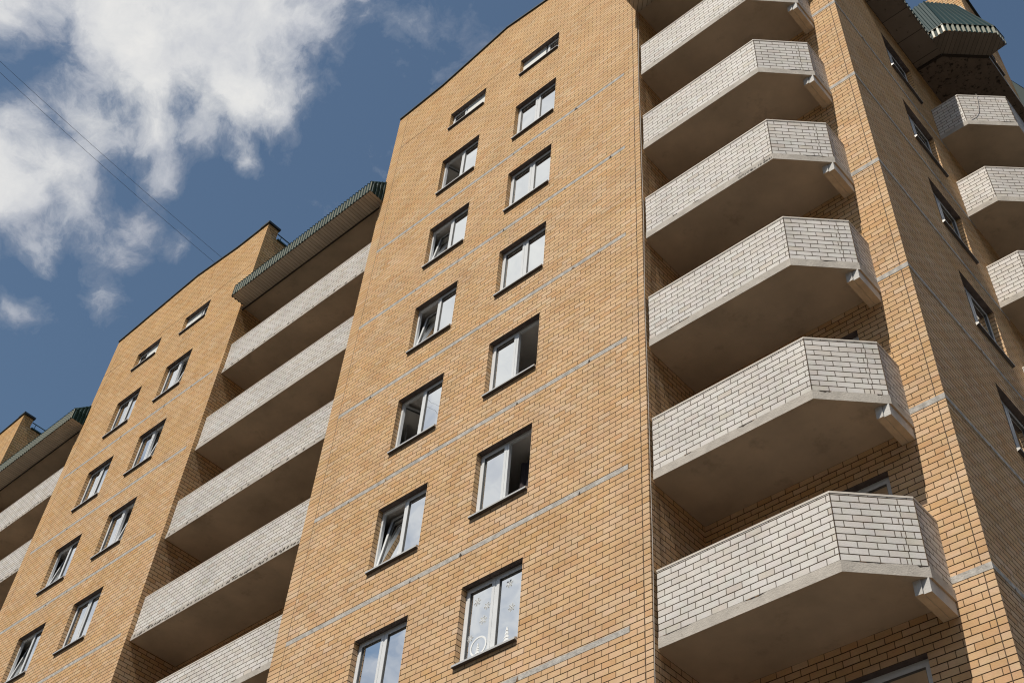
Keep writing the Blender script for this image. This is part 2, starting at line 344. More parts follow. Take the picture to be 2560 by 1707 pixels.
def wall(name, F, a0, a1, z0, z1, holes=(), strips=(), grooves=(), profile=None, label=None, flip=False, rev=REV):
    mb = MB()
    xs = sorted(set([a0, a1] + [h[0] for h in holes] + [h[1] for h in holes] + [s for st in strips for s in st[:2]] + [s for g_ in grooves for s in g_]))
    zs = sorted(set([z0, z1] + [h[2] for h in holes] + [h[3] for h in holes]))
    xs = [x for x in xs if a0-1e-6 <= x <= a1+1e-6]
    def q(A0, A1, Z0, Z1, mat):
        mb.quad([F.p(A0, 0, Z0), F.p(A1, 0, Z0), F.p(A1, 0, Z1), F.p(A0, 0, Z1)], mat, [(A0, Z0), (A1, Z0), (A1, Z1), (A0, Z1)])
    def mat_at(c):
        for s in grooves:
            if s[0] < c < s[1]: return 'mortar'
        for s in strips:
            if s[0] < c < s[1]: return 'yellow_header'
        return 'yellow_brick'
    for i in range(len(xs)-1):
        c = (xs[i]+xs[i+1])/2
        for j in range(len(zs)-1):
            d = (zs[j]+zs[j+1])/2
            if any(h[0] < c < h[1] and h[2] < d < h[3] for h in holes): continue
            q(xs[i], xs[i+1], zs[j], zs[j+1], mat_at(c))
    if profile:
        P = sorted(set([p[0] for p in profile] + xs))
        def zt(x):
            for (xa, za), (xb, zb) in zip(profile, profile[1:]):
                if xa <= x <= xb: return za+(zb-za)*(x-xa)/(xb-xa)
            return profile[-1][1]
        P = [x for x in P if a0-1e-6 <= x <= a1+1e-6]
        for A0, A1 in zip(P, P[1:]):
            mb.quad([F.p(A0, 0, z1), F.p(A1, 0, z1), F.p(A1, 0, zt(A1)), F.p(A0, 0, zt(A0))], mat_at((A0+A1)/2), [(A0, z1), (A1, z1), (A1, zt(A1)), (A0, zt(A0))])
    for h in holes:
        A0, A1, Z0, Z1 = h[:4]
        # reveals: header bricks at the sides, dark steel lintel above
        mb.quad([F.p(A0, 0, Z0), F.p(A0, 0, Z1), F.p(A0, -rev, Z1), F.p(A0, -rev, Z0)], 'yellow_header', [(0, Z0), (0, Z1), (rev, Z1), (rev, Z0)])
        mb.quad([F.p(A1, 0, Z0), F.p(A1, -rev, Z0), F.p(A1, -rev, Z1), F.p(A1, 0, Z1)], 'yellow_header', [(0, Z0), (rev, Z0), (rev, Z1), (0, Z1)])
        mb.quad([F.p(A0, 0, Z1), F.p(A1, 0, Z1), F.p(A1, -rev, Z1), F.p(A0, -rev, Z1)], 'lintel')
        mb.quad([F.p(A0, 0, Z0), F.p(A0, -rev, Z0), F.p(A1, -rev, Z0), F.p(A1, 0, Z0)], 'mortar')
    o = mb.build(name, BLD, label); return o

WW, WH = 1.269, 1.432
rows = range(1, 8)
def zrow(r): return -2.8*(r-1)
XA0, XA1 = -4.765, 3.655
def holes_for(cols, attic=True, rws=rows):
    H = []
    for c in cols:
        for r in rws: H.append((c, c+WW, zrow(r), zrow(r)+WH))
        if attic: H.append((c, c+WW, 2.86, 3.60))
    return H
COLA = (0.0, -2.469)
XT0, XT1 = -18.45, -10.575
COLT = (-13.90, -16.385)
PA = [(XA0, 5.68), (-3.05, 5.72), (-0.70, 6.16), (0.82, 5.92), (XA1, 5.80)]
PT = [(XT0, 5.63), (-14.16, 5.93), (-12.05, 5.70), (XT1, 5.69)]
hw = .115
wall('wall', FA, XA0, XA1, ZB, 5.5, holes_for(COLA), strips=[(XA1-hw, XA1), (XA0, XA0+.33)], grooves=[(XA1-hw-.013, XA1-hw), (XA0+.33, XA0+.343)], profile=PA)
wall('wall', FA, XT0, XT1, ZB, 5.5, holes_for(COLT), strips=[(XT1-hw, XT1), (XT0, XT0+.33)], grooves=[(XT0+.33, XT0+.343)], profile=PT)
XU1 = -24.45
wall('wall', FA, -34.0, XU1, ZB, 5.5, strips=[(XU1-hw, XU1)], profile=[(-34, 5.7), (-26.0, 5.75), (XU1, 5.85)])
# return walls facing +x and -x
def ret(x, y0, y1, z1, nx, z0=ZB):
    mb = MB(); pts = [(x, y0, z0), (x, y1, z0), (x, y1, z1), (x, y0, z1)]
    if nx < 0: pts = pts[::-1]
    mb.quad(pts, 'yellow_brick', [(p[1], p[2]) for p in pts]); return mb
ret(XA1, 0, DEP, 5.80, 1).build('wall', BLD)
ret(XA0, 0, DEP, 5.68, -1).build('wall', BLD)
for X1, zt in ((XT1, 5.69), (XU1, 5.85)):
    mb = ret(X1, 0, .385, zt, 1)
    for pts in ([(X1, .385, ZB), (X1, 8, ZB), (X1, 8, zt-.42), (X1, .385, zt-.42)],):
        mb.quad(pts, 'yellow_brick', [(p[1], p[2]) for p in pts])
    mb.quad([(X1, .385, zt-.42), (X1-.4, .385, zt-.42), (X1-.4, .385, zt), (X1, .385, zt)], 'yellow_brick')
    mb.build('wall', BLD)
ret(XT0, 0, DEP, 5.63, -1).build('wall', BLD)
# recessed walls
def rec_z(l): return -2.8*l
RW = []   # openings of the recessed walls behind the end balconies
for l in range(0, 7):
    RW.append((4.95, 6.615, -1.98-2.8*l+.115, -0.40-1.104-2.8*l+2.8-2.8+1.62))
RW = [(4.95, 6.60, -15.60-1.45+2.8*(5-l)-0.0, -15.60+2.8*(5-l)) for l in range(-1, 7)]
wall('wall', FR, XA1, XC, ZB, 2.6, RW[1:], strips=[(XC-hw, XC)], grooves=[(XC-hw-.013, XC-hw)])
wall('wall', FR, XT1, XA0, ZB, 2.6)
wall('wall', FR, XU1, XT0, ZB, 2.6)
# side wall
SY0, SW = 3.805, 1.276
SH = [(SY0, SY0+SW, 0.0-2.8*s, 1.42-2.8*s) for s in range(0, 7)]
wall('wall', FS, DEP, 14.0, ZB, 2.6, SH, strips=[(DEP, DEP+.0)], label='shaded side wall with one column of windows')
# upper block beyond the side balconies
XB, YB0, YB1 = 9.0, 6.47, 8.50
wall('wall', Fr((XB, 0), (0, 1), (1, 0)), YB0, YB1, 2.46, 6.12, [(6.30+.25, 7.60, 2.97, 3.82)], label='upper wall of the block beyond the side balconies')
wall('wall', Fr((0, YB0), (1, 0), (0, -1)), XC-.6, XB, 2.46, 6.12)
mb = MB(); mb.quad([(XB, YB1, 2.46), (XB-1.4, YB1, 2.46), (XB-1.4, YB1, 6.12), (XB, YB1, 6.12)], 'yellow_brick'); mb.build('wall', BLD)
# flat roofs and rear walls that close the volume
mb = MB()
for a, b_, z in ((XT1-7.8, XT1, 4.4), (XA0, XA1, 4.9), (-34, XU1, 4.4)): mb.box((a+.3, .3, z-.2), (b_-.41, 14, z), 'roof_felt')
mb.box((XA1, DEP+.25, 2.4), (XC-.02, 14, 2.58), 'roof_felt'); mb.box((XT1, DEP+.25, 2.4), (XA0, 14, 2.58), 'roof_felt'); mb.box((XU1, DEP+.25, 2.4), (XT0, 14, 2.58), 'roof_felt')
mb.build('roof', BLD)
mb = MB(); mb.box((-34, 14.0, ZB), (XC, 14.25, 4.2), 'yellow_brick'); mb.build('wall', BLD)
# upper floor shafts of blocks (rear faces of parapets)
mb = MB(); mb.quad([(XA0, .3, 4.4), (XA1, .3, 4.4), (XA1, .3, 5.6), (XA0, .3, 5.6)], 'yellow_brick'); mb.build('wall', BLD)
mb = MB(); mb.quad([(XA1, DEP, 2.5), (XA1, 14, 2.5), (XA1, 14, 5.4), (XA1, DEP, 5.4)], 'yellow_brick', [(DEP, 2.5), (14, 2.5), (14, 5.4), (DEP, 5.4)]); mb.build('wall', BLD)
mb = MB(); mb.quad([(XA0, DEP, 2.5), (XA0, DEP, 5.4), (XA0, 14, 5.4), (XA0, 14, 2.5)], 'yellow_brick', [(DEP, 2.5), (DEP, 5.4), (14, 5.4), (14, 2.5)]); mb.build('wall', BLD)
mb = MB(); mb.quad([(XT0, DEP, 2.5), (XT0, DEP, 5.2), (XT0, 14, 5.2), (XT0, 14, 2.5)], 'yellow_brick', [(DEP, 2.5), (DEP, 5.2), (14, 5.2), (14, 2.5)]); mb.build('wall', BLD)

# metal copings on the parapets
def coping(profile, y0, y1, names=('dark_metal', 'pale_metal')):
    mb = MB(); rnd = random.Random(3)
    for (xa, za), (xb, zb) in zip(profile, profile[1:]):
        n = max(1, int((xb-xa)/1.25))
        for i in range(n):
            t0, t1 = i/n, (i+1)/n
            A = (xa+(xb-xa)*t0, za+(zb-za)*t0); B = (xa+(xb-xa)*t1, za+(zb-za)*t1)
            dz = rnd.uniform(0, .02)
            for (h0, h1, yy, mt) in ((-.035, .012, y0, names[0]), (.012, .035, y0+.012, names[1] if rnd.random() < .6 else names[0])):
                c = [(A[0], yy, A[1]+h0+dz), (B[0]+.01, yy, B[1]+h0+dz), (B[0]+.01, y1, B[1]+h0+dz), (A[0], y1, A[1]+h0+dz)]
                d = [(p[0], p[1], p[2]+h1-h0) for p in c]
                mb.quad(c[::-1], mt); mb.quad(d, mt); mb.quad([c[0], c[1], d[1], d[0]], mt); mb.quad([c[1], c[2], d[2], d[1]], mt); mb.quad([c[3], c[0], d[0], d[3]], mt)
    mb.build('parapet_coping', BLD)
coping(PA, -.035, .34); coping(PT, -.035, .34); coping([(-34, 5.7), (-26, 5.75), (XU1, 5.85)], -.035, .34)
for X1, zt in ((XT1, 5.70), (XU1, 5.86)):
    mb = MB(); mb.box((X1-.38, -.04, zt-.03), (X1+.05, .43, zt+.05), 'dark_metal')
    mb.box((X1-.3, .43, zt-.45), (X1+.045, 7.9, zt-.40), 'railing'); mb.build('parapet_coping', BLD)
    mb = MB()
    for z, r in ((zt-.16, .018),): mb.tube([(X1-.02, .40, z), (X1-.02, 7.8, z)], r, 'railing')
    for y in (.55, 1.75, 2.95, 4.15, 5.35, 6.55, 7.75): mb.tube([(X1-.02, y, zt-.42), (X1-.02, y, zt-.15)], .012, 'railing')
    mb.build('roof_railing', BLD)
mb = MB(); mb.box((XB-.4, YB0-.03, 6.10), (XB+.06, YB1, 6.17), 'dark_metal'); mb.build('parapet_coping', BLD)

# ---------------------------------------------------------------- exposed concrete floor bands
def band(F, a0, a1, zc, th=.095, seed=0, side=False):
    rnd = random.Random(seed); mb = MB(); a = a0; pr_ = .004
    while a < a1-1e-3:
        b_ = min(a1, a+rnd.uniform(.7, 1.9))
        if a1-b_ < .3: b_ = a1
        dz0 = rnd.uniform(-.006, .006)
        P = [F.p(a, pr_, zc-th/2+dz0), F.p(b_, pr_, zc-th/2+dz0), F.p(b_, pr_, zc+th/2+dz0), F.p(a, pr_, zc+th/2+dz0)]
        mb.quad(P, 'band_concrete')
        Q = [F.p(a, -.02, zc-th/2+dz0), F.p(b_, -.02, zc-th/2+dz0)]
        mb.quad([Q[0], Q[1], P[1], P[0]], 'band_concrete')
        Q2 = [F.p(a, -.02, zc+th/2+dz0), F.p(b_, -.02, zc+th/2+dz0)]
        mb.quad([P[3], P[2], Q2[1], Q2[0]], 'band_concrete')
        if b_ < a1 and rnd.random() < .5:                      # broken corner at a panel joint
            w = rnd.uniform(.02, .055); h = rnd.uniform(.5, 1.0)*th
            j = [F.p(b_-w, pr_+.002, zc-th/2), F.p(b_+w*.8, pr_+.002, zc-th/2), F.p(b_+w*.3, pr_+.002, zc-th/2+h*.5), F.p(b_-.003, pr_+.002, zc-th/2+h)]
            mb.quad(j, 'crack' if rnd.random() < .6 else 'rust_dirt')
        for _ in range(rnd.randint(0, 1)):
            c = rnd.uniform(a, b_); w = rnd.uniform(.015, .04); 
            mb.quad([F.p(c, pr_+.002, zc-th/2), F.p(min(c+w, a1), pr_+.002, zc-th/2), F.p(min(c+w*.6, a1), pr_+.002, zc-th/2+rnd.uniform(.01, .03)), F.p(c+w*.2, pr_+.002, zc-th/2+rnd.uniform(.01, .035))], 'crack')
        a = b_
    return mb.build('floor_band', BLD)
for r in range(1, 8):
    z = -0.664-2.8*(r-1)
    band(FA, -4.43, 3.285, z, seed=r); band(FA, -18.1, XT1-.31, z, seed=r+20)
for r in range(0, 7):
    z = -0.80-2.8*r
    band(FR, 6.95, XC+.004, z, .10, seed=r+40); band(FS, DEP-.004, 6.0, z, .085, seed=r+60)
    if r: band(FR, XT1, XA0, z+.1, .1, seed=r+80)
# long open joint in the upper wall
mb = MB(); mb.quad([FA.p(-4.44, .002, 3.93), FA.p(XA1, .002, 3.75), FA.p(XA1, .002, 3.757), FA.p(-4.44, .002, 3.942)], 'mortar'); mb.build('open_joint', BLD); mb = MB()
mb.quad([FA.p(XT0, .002, 3.93), FA.p(XT1, .002, 3.8), FA.p(XT1, .002, 3.81), FA.p(XT0, .002, 3.94)], 'mortar'); mb.build('open_joint', BLD)

# ---------------------------------------------------------------- windows
def fbox(mb, F, a0, a1, n0, n1, z0, z1, mat, X=None, **k):
    c = [(a0, n0, z0), (a1, n0, z0), (a1, n1, z0), (a0, n1, z0), (a0, n0, z1), (a1, n0, z1), (a1, n1, z1), (a0, n1, z1)]
    c = [Vector(p) for p in c]
    if X is not None: c = [X @ p for p in c]
    c = [F.p(p.x, p.y, p.z) for p in c]
    for idx in ((0, 3, 2, 1), (4, 5, 6, 7), (0, 1, 5, 4), (1, 2, 6, 5), (2, 3, 7, 6), (3, 0, 4, 7)): mb.quad([c[i] for i in idx], mat)
def ring(mb, F, a0, a1, z0, z1, w, n0, n1, mat, X=None):
    fbox(mb, F, a0, a0+w, n0, n1, z0, z1, mat, X); fbox(mb, F, a1-w, a1, n0, n1, z0, z1, mat, X)
    fbox(mb, F, a0+w, a1-w, n0, n1, z0, z0+w, mat, X); fbox(mb, F, a0+w, a1-w, n0, n1, z1-w, z1, mat, X)
def sash(F, parent, a0, a1, z0, z1, nf, state, gm='glass', hinge='L'):
    X = None
    if state == 'tilt':
        X = Matrix.Translation((0, nf, z0)) @ Matrix.Rotation(radians(9), 4, 'X') @ Matrix.Translation((0, -nf, -z0))
    elif state == 'open':
        h = a0 if hinge == 'L' else a1
        X = Matrix.Translation((h, nf, 0)) @ Matrix.Rotation(radians(-72 if hinge == 'L' else 72), 4, 'Z') @ Matrix.Translation((-h, -nf, 0))
    mb = MB(); ring(mb, F, a0, a1, z0, z1, .055, nf-.045, nf+.012, 'pvc', X)
    ring(mb, F, a0+.055, a1-.055, z0+.055, z1-.055, .007, nf-.03, nf+.004, 'gasket', X)
    mb.build('sash', parent)
    mb = MB(); fbox(mb, F, a0+.058, a1-.058, nf-.022, nf-.016, z0+.058, z1-.058, gm, X); mb.build('pane', parent)
def window(F, a0, z0, w=WW, h=WH, left='shut', right='shut', blindL=True, blindR=True, split=.5, depth=2.2, mar=.42, gm='glass', label=None, curtain=None, room=True, sill=True, deco=False, hingeR='R', rbelow=.85, rabove=.05):
    nf = -.115
    mb = MB(); ring(mb, F, a0, a0+w, z0+.02, z0+h, .045, nf-.06, nf, 'pvc')
    am = a0+w*split
    fbox(mb, F, am-.028, am+.028, nf-.06, nf+.004, z0+.065, z0+h-.045, 'pvc')
    W = mb.build('window', BLD, label)
    zi0, zi1 = z0+.06, z0+h-.04
    sash(F, W, a0+.04, am-.022, zi0, zi1, nf, left, gm, 'L')
    sash(F, W, am+.022, a0+w-.04, zi0, zi1, nf, right, gm, hingeR)
    if sill:
        mb = MB()
        n1 = .055; zt, zf = z0+.03, z0+.004
        A, B = a0+.004, a0+w-.004
        pts = [F.p(A, nf-.005, zt), F.p(B, nf-.005, zt), F.p(B, n1, zf), F.p(A, n1, zf)]; mb.quad(pts, 'sill_metal')
        pts2 = [F.p(A, n1, zf), F.p(B, n1, zf), F.p(B, n1, zf-.032), F.p(A, n1, zf-.032)]; mb.quad(pts2, 'sill_metal')
        mb.quad([F.p(A, 0.003, zf-.045), F.p(B, .003, zf-.045), F.p(B, n1-.002, zf-.030), F.p(A, n1-.002, zf-.030)], 'sill_shade')
        mb.quad([F.p(A, 0.003, zf-.045), F.p(B, .003, zf-.045), F.p(B, .003, zf+.02), F.p(A, .003, zf+.02)], 'sill_shade')
        for E in (A, B): mb.quad([F.p(E, 0, zf-.045), F.p(E, n1, zf-.022), F.p(E, n1, zf+.004), F.p(E, 0, zt)], 'sill_metal')
        mb.build('sill', W)
    if room:
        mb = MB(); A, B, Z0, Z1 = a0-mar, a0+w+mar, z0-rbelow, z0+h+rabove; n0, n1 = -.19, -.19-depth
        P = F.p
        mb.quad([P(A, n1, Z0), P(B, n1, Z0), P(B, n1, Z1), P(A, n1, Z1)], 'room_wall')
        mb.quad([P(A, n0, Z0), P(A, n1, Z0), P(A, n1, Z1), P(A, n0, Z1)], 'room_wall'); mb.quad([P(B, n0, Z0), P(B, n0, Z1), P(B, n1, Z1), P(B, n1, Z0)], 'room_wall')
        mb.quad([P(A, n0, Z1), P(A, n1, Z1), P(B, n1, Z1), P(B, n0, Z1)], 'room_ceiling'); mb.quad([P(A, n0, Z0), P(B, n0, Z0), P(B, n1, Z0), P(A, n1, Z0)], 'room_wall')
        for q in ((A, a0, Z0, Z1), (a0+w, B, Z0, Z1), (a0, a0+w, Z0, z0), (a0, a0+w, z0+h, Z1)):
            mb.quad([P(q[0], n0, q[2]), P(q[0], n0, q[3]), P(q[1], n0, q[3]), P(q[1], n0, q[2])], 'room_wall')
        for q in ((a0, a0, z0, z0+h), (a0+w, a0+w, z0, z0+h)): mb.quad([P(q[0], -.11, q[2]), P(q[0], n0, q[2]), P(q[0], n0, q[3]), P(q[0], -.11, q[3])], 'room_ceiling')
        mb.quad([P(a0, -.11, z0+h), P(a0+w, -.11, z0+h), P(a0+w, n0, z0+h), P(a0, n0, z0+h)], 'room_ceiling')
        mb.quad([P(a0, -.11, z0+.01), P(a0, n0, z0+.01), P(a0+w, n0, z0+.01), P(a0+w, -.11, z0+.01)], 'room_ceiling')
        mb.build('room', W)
    def folds(A, B, Z0, Z1, n, mat, name, amp=.012, per=.09):
        mb = MB(); k = max(4, int((B-A)/(per/4)))
        for i in range(k):
            x0, x1 = A+(B-A)*i/k, A+(B-A)*(i+1)/k
            y0, y1 = n+amp*sin(6.283*x0/per), n+amp*sin(6.283*x1/per)
            mb.quad([F.p(x0, y0, Z0), F.p(x1, y1, Z0), F.p(x1, y1, Z1), F.p(x0, y0, Z1)], mat)
        mb.build(name, W)
    if blindL: folds(a0+.02, am, z0+.05, z0+h+.045, -.29, 'blind', 'curtain')
    if blindR: folds(am, a0+w-.02, z0+.05, z0+h+.045, -.29, 'blind', 'curtain')
    if curtain: folds(am+.02, a0+w+.15, z0-.3, z0+h*.80, -.45, 'curtain_dark', 'curtain', .025, .16)
    if deco:
        def flake(a, z, r):
            n = nf-.012; mb = MB()
            for k in range(6):
                th = k*math.pi/3+.2; d = (cos(th), sin(th)); e = (-sin(th), cos(th))
                def Q(u, v): return F.p(a+d[0]*u+e[0]*v, n, z+d[1]*u+e[1]*v)
                mb.quad([Q(0, -.006), Q(r, -.006), Q(r, .006), Q(0, .006)], 'snow_white')
                for u in (.45, .75):
                    for s in (-1, 1): mb.quad([Q(r*u, 0), Q(r*(u+.22), s*r*.26), Q(r*(u+.22)+.008, s*r*.26), Q(r*u+.012, 0)], 'snow_white')
            for k in range(24):
                t0, t1 = k/24*6.283, (k+1)/24*6.283
                mb.quad([F.p(a+cos(t0)*r*.55, n, z+sin(t0)*r*.55), F.p(a+cos(t1)*r*.55, n, z+sin(t1)*r*.55), F.p(a+cos(t1)*r*.47, n, z+sin(t1)*r*.47), F.p(a+cos(t0)*r*.47, n, z+sin(t0)*r*.47)], 'snow_white')
            mb.build('snowflake_decal', W)
        for a, z, r in ((.24, 1.13, .07), (.46, .97, .065), (.40, .74, .075), (.16, .50, .06), (.90, 1.18, .07), (.98, .72, .065)): flake(a0+a, z0+z, r)
        n = nf-.012
        def tree(a, z, s):
            mb = MB()
            for k in range(4): mb.quad([F.p(a-s*(.5-.1*k), n, z+s*.42*k), F.p(a+s*(.5-.1*k), n, z+s*.42*k), F.p(a+s*.06, n, z+s*(.42*k+.5)), F.p(a-s*.06, n, z+s*(.42*k+.5))], 'snow_white')
            mb.build('tree_decal', W)
        tree(a0+.92, z0+.16, .14); tree(a0+.34, z0+.18, .10); mb = MB()
        for k in range(36):
            t0, t1 = k/36*6.283, (k+1)/36*6.283; R = .17
            mb.quad([F.p(a0+.35+cos(t0)*R, n, z0+.3+sin(t0)*R), F.p(a0+.35+cos(t1)*R, n, z0+.3+sin(t1)*R), F.p(a0+.35+cos(t1)*(R-.03), n, z0+.3+sin(t1)*(R-.03)), F.p(a0+.35+cos(t0)*(R-.03), n, z0+.3+sin(t0)*(R-.03))], 'snow_white')
        mb.build('wreath_decal', W)
    return W
# main block, right column (top to bottom), then left column
window(FA, 0, zrow(1)); window(FA, 0, zrow(2)); window(FA, 0, zrow(3))
window(FA, 0, zrow(4), right='open', blindL=False, blindR=False, label='window with its right leaf open on a bare ceiling')
window(FA, 0, zrow(5), right='open', blindL=False, blindR=False, curtain=True, label='window with its right leaf open and a dark curtain')
window(FA, 0, zrow(6), deco=True, label='window decorated with white snowflakes')
window(FA, 0, zrow(7))
X1 = COLA[1]
window(FA, X1, zrow(1), left='open', blindL=False); window(FA, X1, zrow(2), left='tilt', blindL=False); window(FA, X1, zrow(3), left='tilt', blindL=False)
window(FA, X1, zrow(4), left='open', blindL=False); window(FA, X1, zrow(5), left='tilt', blindL=False, blindR=False); window(FA, X1, zrow(6), blindL=False, blindR=False)
window(FA, X1, zrow(7))
for r in rows:
    window(FA, COLT[0], zrow(r), blindR=(r > 4), right=('tilt' if r in (1, 2, 3) else 'shut'), left='shut')
    window(FA, COLT[1], zrow(r), left=('tilt' if r in (3, 4) else 'shut'), blindL=(r not in (3, 4)))
# attic windows: one half closed with a white panel, the other a small window
def attic(F, a0, z0, w, h, panel_left, label=None):
    nf = -.115
    pa0, pa1 = (a0+.0, a0+w*.60) if panel_left else (a0+w*.42, a0+w)
    wa0, wa1 = (a0+w*.63, a0+w) if panel_left else (a0, a0+w*.42)
    mb = MB(); ring(mb, F, wa0, wa1, z0+.02, z0+h, .04, nf-.06, nf, 'pvc'); 
    if panel_left: fbox(mb, F, pa1, wa0, nf-.08, nf-.03, z0, z0+h, 'gasket')
    W = mb.build('attic_window', BLD, label)
    sash(F, W, wa0+.035, wa1-.035, z0+.055, z0+h-.035, nf, 'shut', 'glass_dim')
    mb = MB(); fbox(mb, F, pa0, pa1, nf-.03, nf+.01, z0+.01, z0+h, 'white_panel'); mb.build('infill_panel', W)
    mb = MB(); A, B = a0+.004, a0+w-.004; n1 = .05; zf = z0+.004
    mb.quad([F.p(A, nf, z0+.03), F.p(B, nf, z0+.03), F.p(B, n1, zf), F.p(A, n1, zf)], 'sill_metal'); mb.quad([F.p(A, n1, zf), F.p(B, n1, zf), F.p(B, n1, zf-.02), F.p(A, n1, zf-.02)], 'sill_metal')
    mb.quad([F.p(A, .003, zf-.04), F.p(B, .003, zf-.04), F.p(B, n1-.002, zf-.02), F.p(A, n1-.002, zf-.02)], 'sill_shade'); mb.quad([F.p(A, .003, zf-.04), F.p(B, .003, zf-.04), F.p(B, .003, zf+.02), F.p(A, .003, zf+.02)], 'sill_shade')
    mb.build('sill', W)
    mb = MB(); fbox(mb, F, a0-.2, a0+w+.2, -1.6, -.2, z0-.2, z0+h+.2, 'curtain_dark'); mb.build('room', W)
attic(FA, 0, 2.86, WW, .74, True); attic(FA, X1, 2.86, WW, .74, False)
attic(FA, COLT[0], 2.86, WW, .74, True); attic(FA, COLT[1], 2.86, WW, .74, False)
# side windows and the loggia windows
for s, (a, b_, z0, z1) in enumerate(SH):
    window(FS, a, z0, b_-a, z1-z0, blindL=False, blindR=False, gm='glass_dim', depth=1.4, mar=.3, split=.4)
window(Fr((XB, 0), (0, 1), (1, 0)), 6.55, 2.97, 1.05, .85, blindL=False, blindR=False, gm='glass_dim', room=False, split=.5)
for i, (a, b_, z0, z1) in enumerate(RW[1:]):
    window(FR, a, z0, b_-a, z1-z0, blindL=False, blindR=False, gm='glass_dim', depth=1.5, mar=.35, split=.52, rabove=.3)

# ---------------------------------------------------------------- balconies
def offset_path(path, d):
    out = []
    for i, p in enumerate(path):
        ns = []
        for a, b_ in ((i-1, i), (i, i+1)):
            if a < 0 or b_ >= len(path): continue
            t = Vector((path[b_][0]-path[a][0], path[b_][1]-path[a][1])).normalized(); ns.append(Vector((t.y, -t.x)))
        n = ns[0] if len(ns) == 1 else (ns[0]+ns[1]).normalized()/max(.3, cos(ns[0].angle(ns[1])/2))
        out.append((p[0]+n.x*d, p[1]+n.y*d))
    return out
def balcony(path, ztop, zbot, back, slab=.165, label=None, gap_seed=0, quoin=None, chips=0, name='balcony'):
    zs = zbot+slab; rnd = random.Random(gap_seed)
    inner = offset_path(path, -.12)
    mb = MB(); L = 0
    for i in range(len(path)-1):
        a, b_ = path[i], path[i+1]; ai, bi = inner[i], inner[i+1]
        l = sqrt((a[0]-b_[0])**2+(a[1]-b_[1])**2)
        q0 = .118 if i % 2 else 0.0
        L = .235*round(random.Random(i+gap_seed).uniform(0, 8))+q0
        mb.quad([(a[0], a[1], zs+.012), (b_[0], b_[1], zs+.012), (b_[0], b_[1], ztop), (a[0], a[1], ztop)], 'white_brick', [(L, .012), (L+l, .012), (L+l, ztop-zs), (L, ztop-zs)])
        mb.quad([(bi[0], bi[1], zs), (ai[0], ai[1], zs), (ai[0], ai[1], ztop), (bi[0], bi[1], ztop)], 'inner_plaster', [(0, 0), (l, 0), (l, ztop-zs), (0, ztop-zs)])
        mb.quad([(a[0], a[1], ztop), (b_[0], b_[1], ztop), (bi[0], bi[1], ztop), (ai[0], ai[1], ztop)], 'mortar')
        if quoin and i == quoin:                                  # half-bat pieces near the chamfer's end, every other course
            t = Vector((b_[0]-a[0], b_[1]-a[1])).normalized(); nn = Vector((t.y, -t.x))
            for k in range(int((ztop-zs)/.1)):
                if k % 2: continue
                for d in (l*.76, l*.76+.052):
                    z0, z1 = zs+.1*k+.008, min(zs+.1*k+.1, ztop)
                    P = [Vector((a[0], a[1]))+t*(d+e)+nn*.003 for e in (0, .009)]
                    mb.quad([(P[0].x, P[0].y, z0), (P[1].x, P[1].y, z0), (P[1].x, P[1].y, z1), (P[0].x, P[0].y, z1)], 'mortar')
        if i:                                                     # open vertical joint where two faces meet
            d = offset_path(path, .003)[i]; mb.tube([(d[0], d[1], zs+.01), (d[0], d[1], ztop)], .0065, 'mortar', 4)
    B = mb.build(name, BLD, label)
    # recessed dirty bed joint
    g_ = offset_path(path, -.012); mb = MB()
    for i in range(len(g_)-1): mb.quad([(g_[i][0], g_[i][1], zs-.002), (g_[i+1][0], g_[i+1][1], zs-.002), (g_[i+1][0], g_[i+1][1], zs+.02), (g_[i][0], g_[i][1], zs+.02)], 'crack')
    mb.build('bed_joint', B)
    o = offset_path(path, .014); poly = list(o) + list(back)
    mb = MB(); mb.prism(poly, zbot, zs-.003, 'concrete', bottom='soffit', top='floor_tile')
    # spalled places and crumbling mortar along the slab edge
    for i in range(len(o)-1):
        a, b_ = o[i], o[i+1]; l = sqrt((a[0]-b_[0])**2+(a[1]-b_[1])**2); t = Vector((b_[0]-a[0], b_[1]-a[1])).normalized(); nn = Vector((t.y, -t.x))
        def E(d, z): return (a[0]+t.x*d+nn.x*.0025, a[1]+t.y*d+nn.y*.0025, z)
        if chips:
            d = .1
            while d < l-.15:
                w = rnd.uniform(.05, .10); zc = zbot+slab*.45+rnd.uniform(-.02, .02); h = rnd.uniform(.02, .04)
                mb.quad([E(d, zc-h*.4), E(d+w*.5, zc-h*.8), E(d+w, zc), E(d+w*.8, zc+h), E(d+w*.3, zc+h*.7)], 'crack')
                d += rnd.uniform(.10, .32)/chips*1.0
        d = rnd.uniform(0, .6)
        while d < l-.1:
            w = min(rnd.uniform(.08, .5), l-d); h = rnd.uniform(.008, .03); z1 = zs-.003
            n = 6; top = [E(d+w*k/n, z1) for k in range(n+1)]; bot = [E(d+w*k/n, z1-h*(.25+.75*rnd.random())*(1 if 0 < k < n else 0.05)) for k in range(n+1)]
            for k in range(n): mb.quad([bot[k], bot[k+1], top[k+1], top[k]], 'crack' if rnd.random() < .55 else 'rust_dirt')
            d += w+rnd.uniform(.25, 1.2)
    mb.build('slab', B)
    mb = MB(); c0, c1 = offset_path(path, .005), offset_path(path, -.14)
    for i in range(len(path)-1):
        P = [c0[i], c0[i+1], c1[i+1], c1[i]]
        mb.prism(P, ztop+.001, ztop+.03, 'coping_white')
    mb.build('coping', B)
    return B
ztm, zbm = .085, -1.104
MP = [(XA1+.05, .056), (6.347, .056), (7.085, .763), (7.085, DEP)]
balc = []
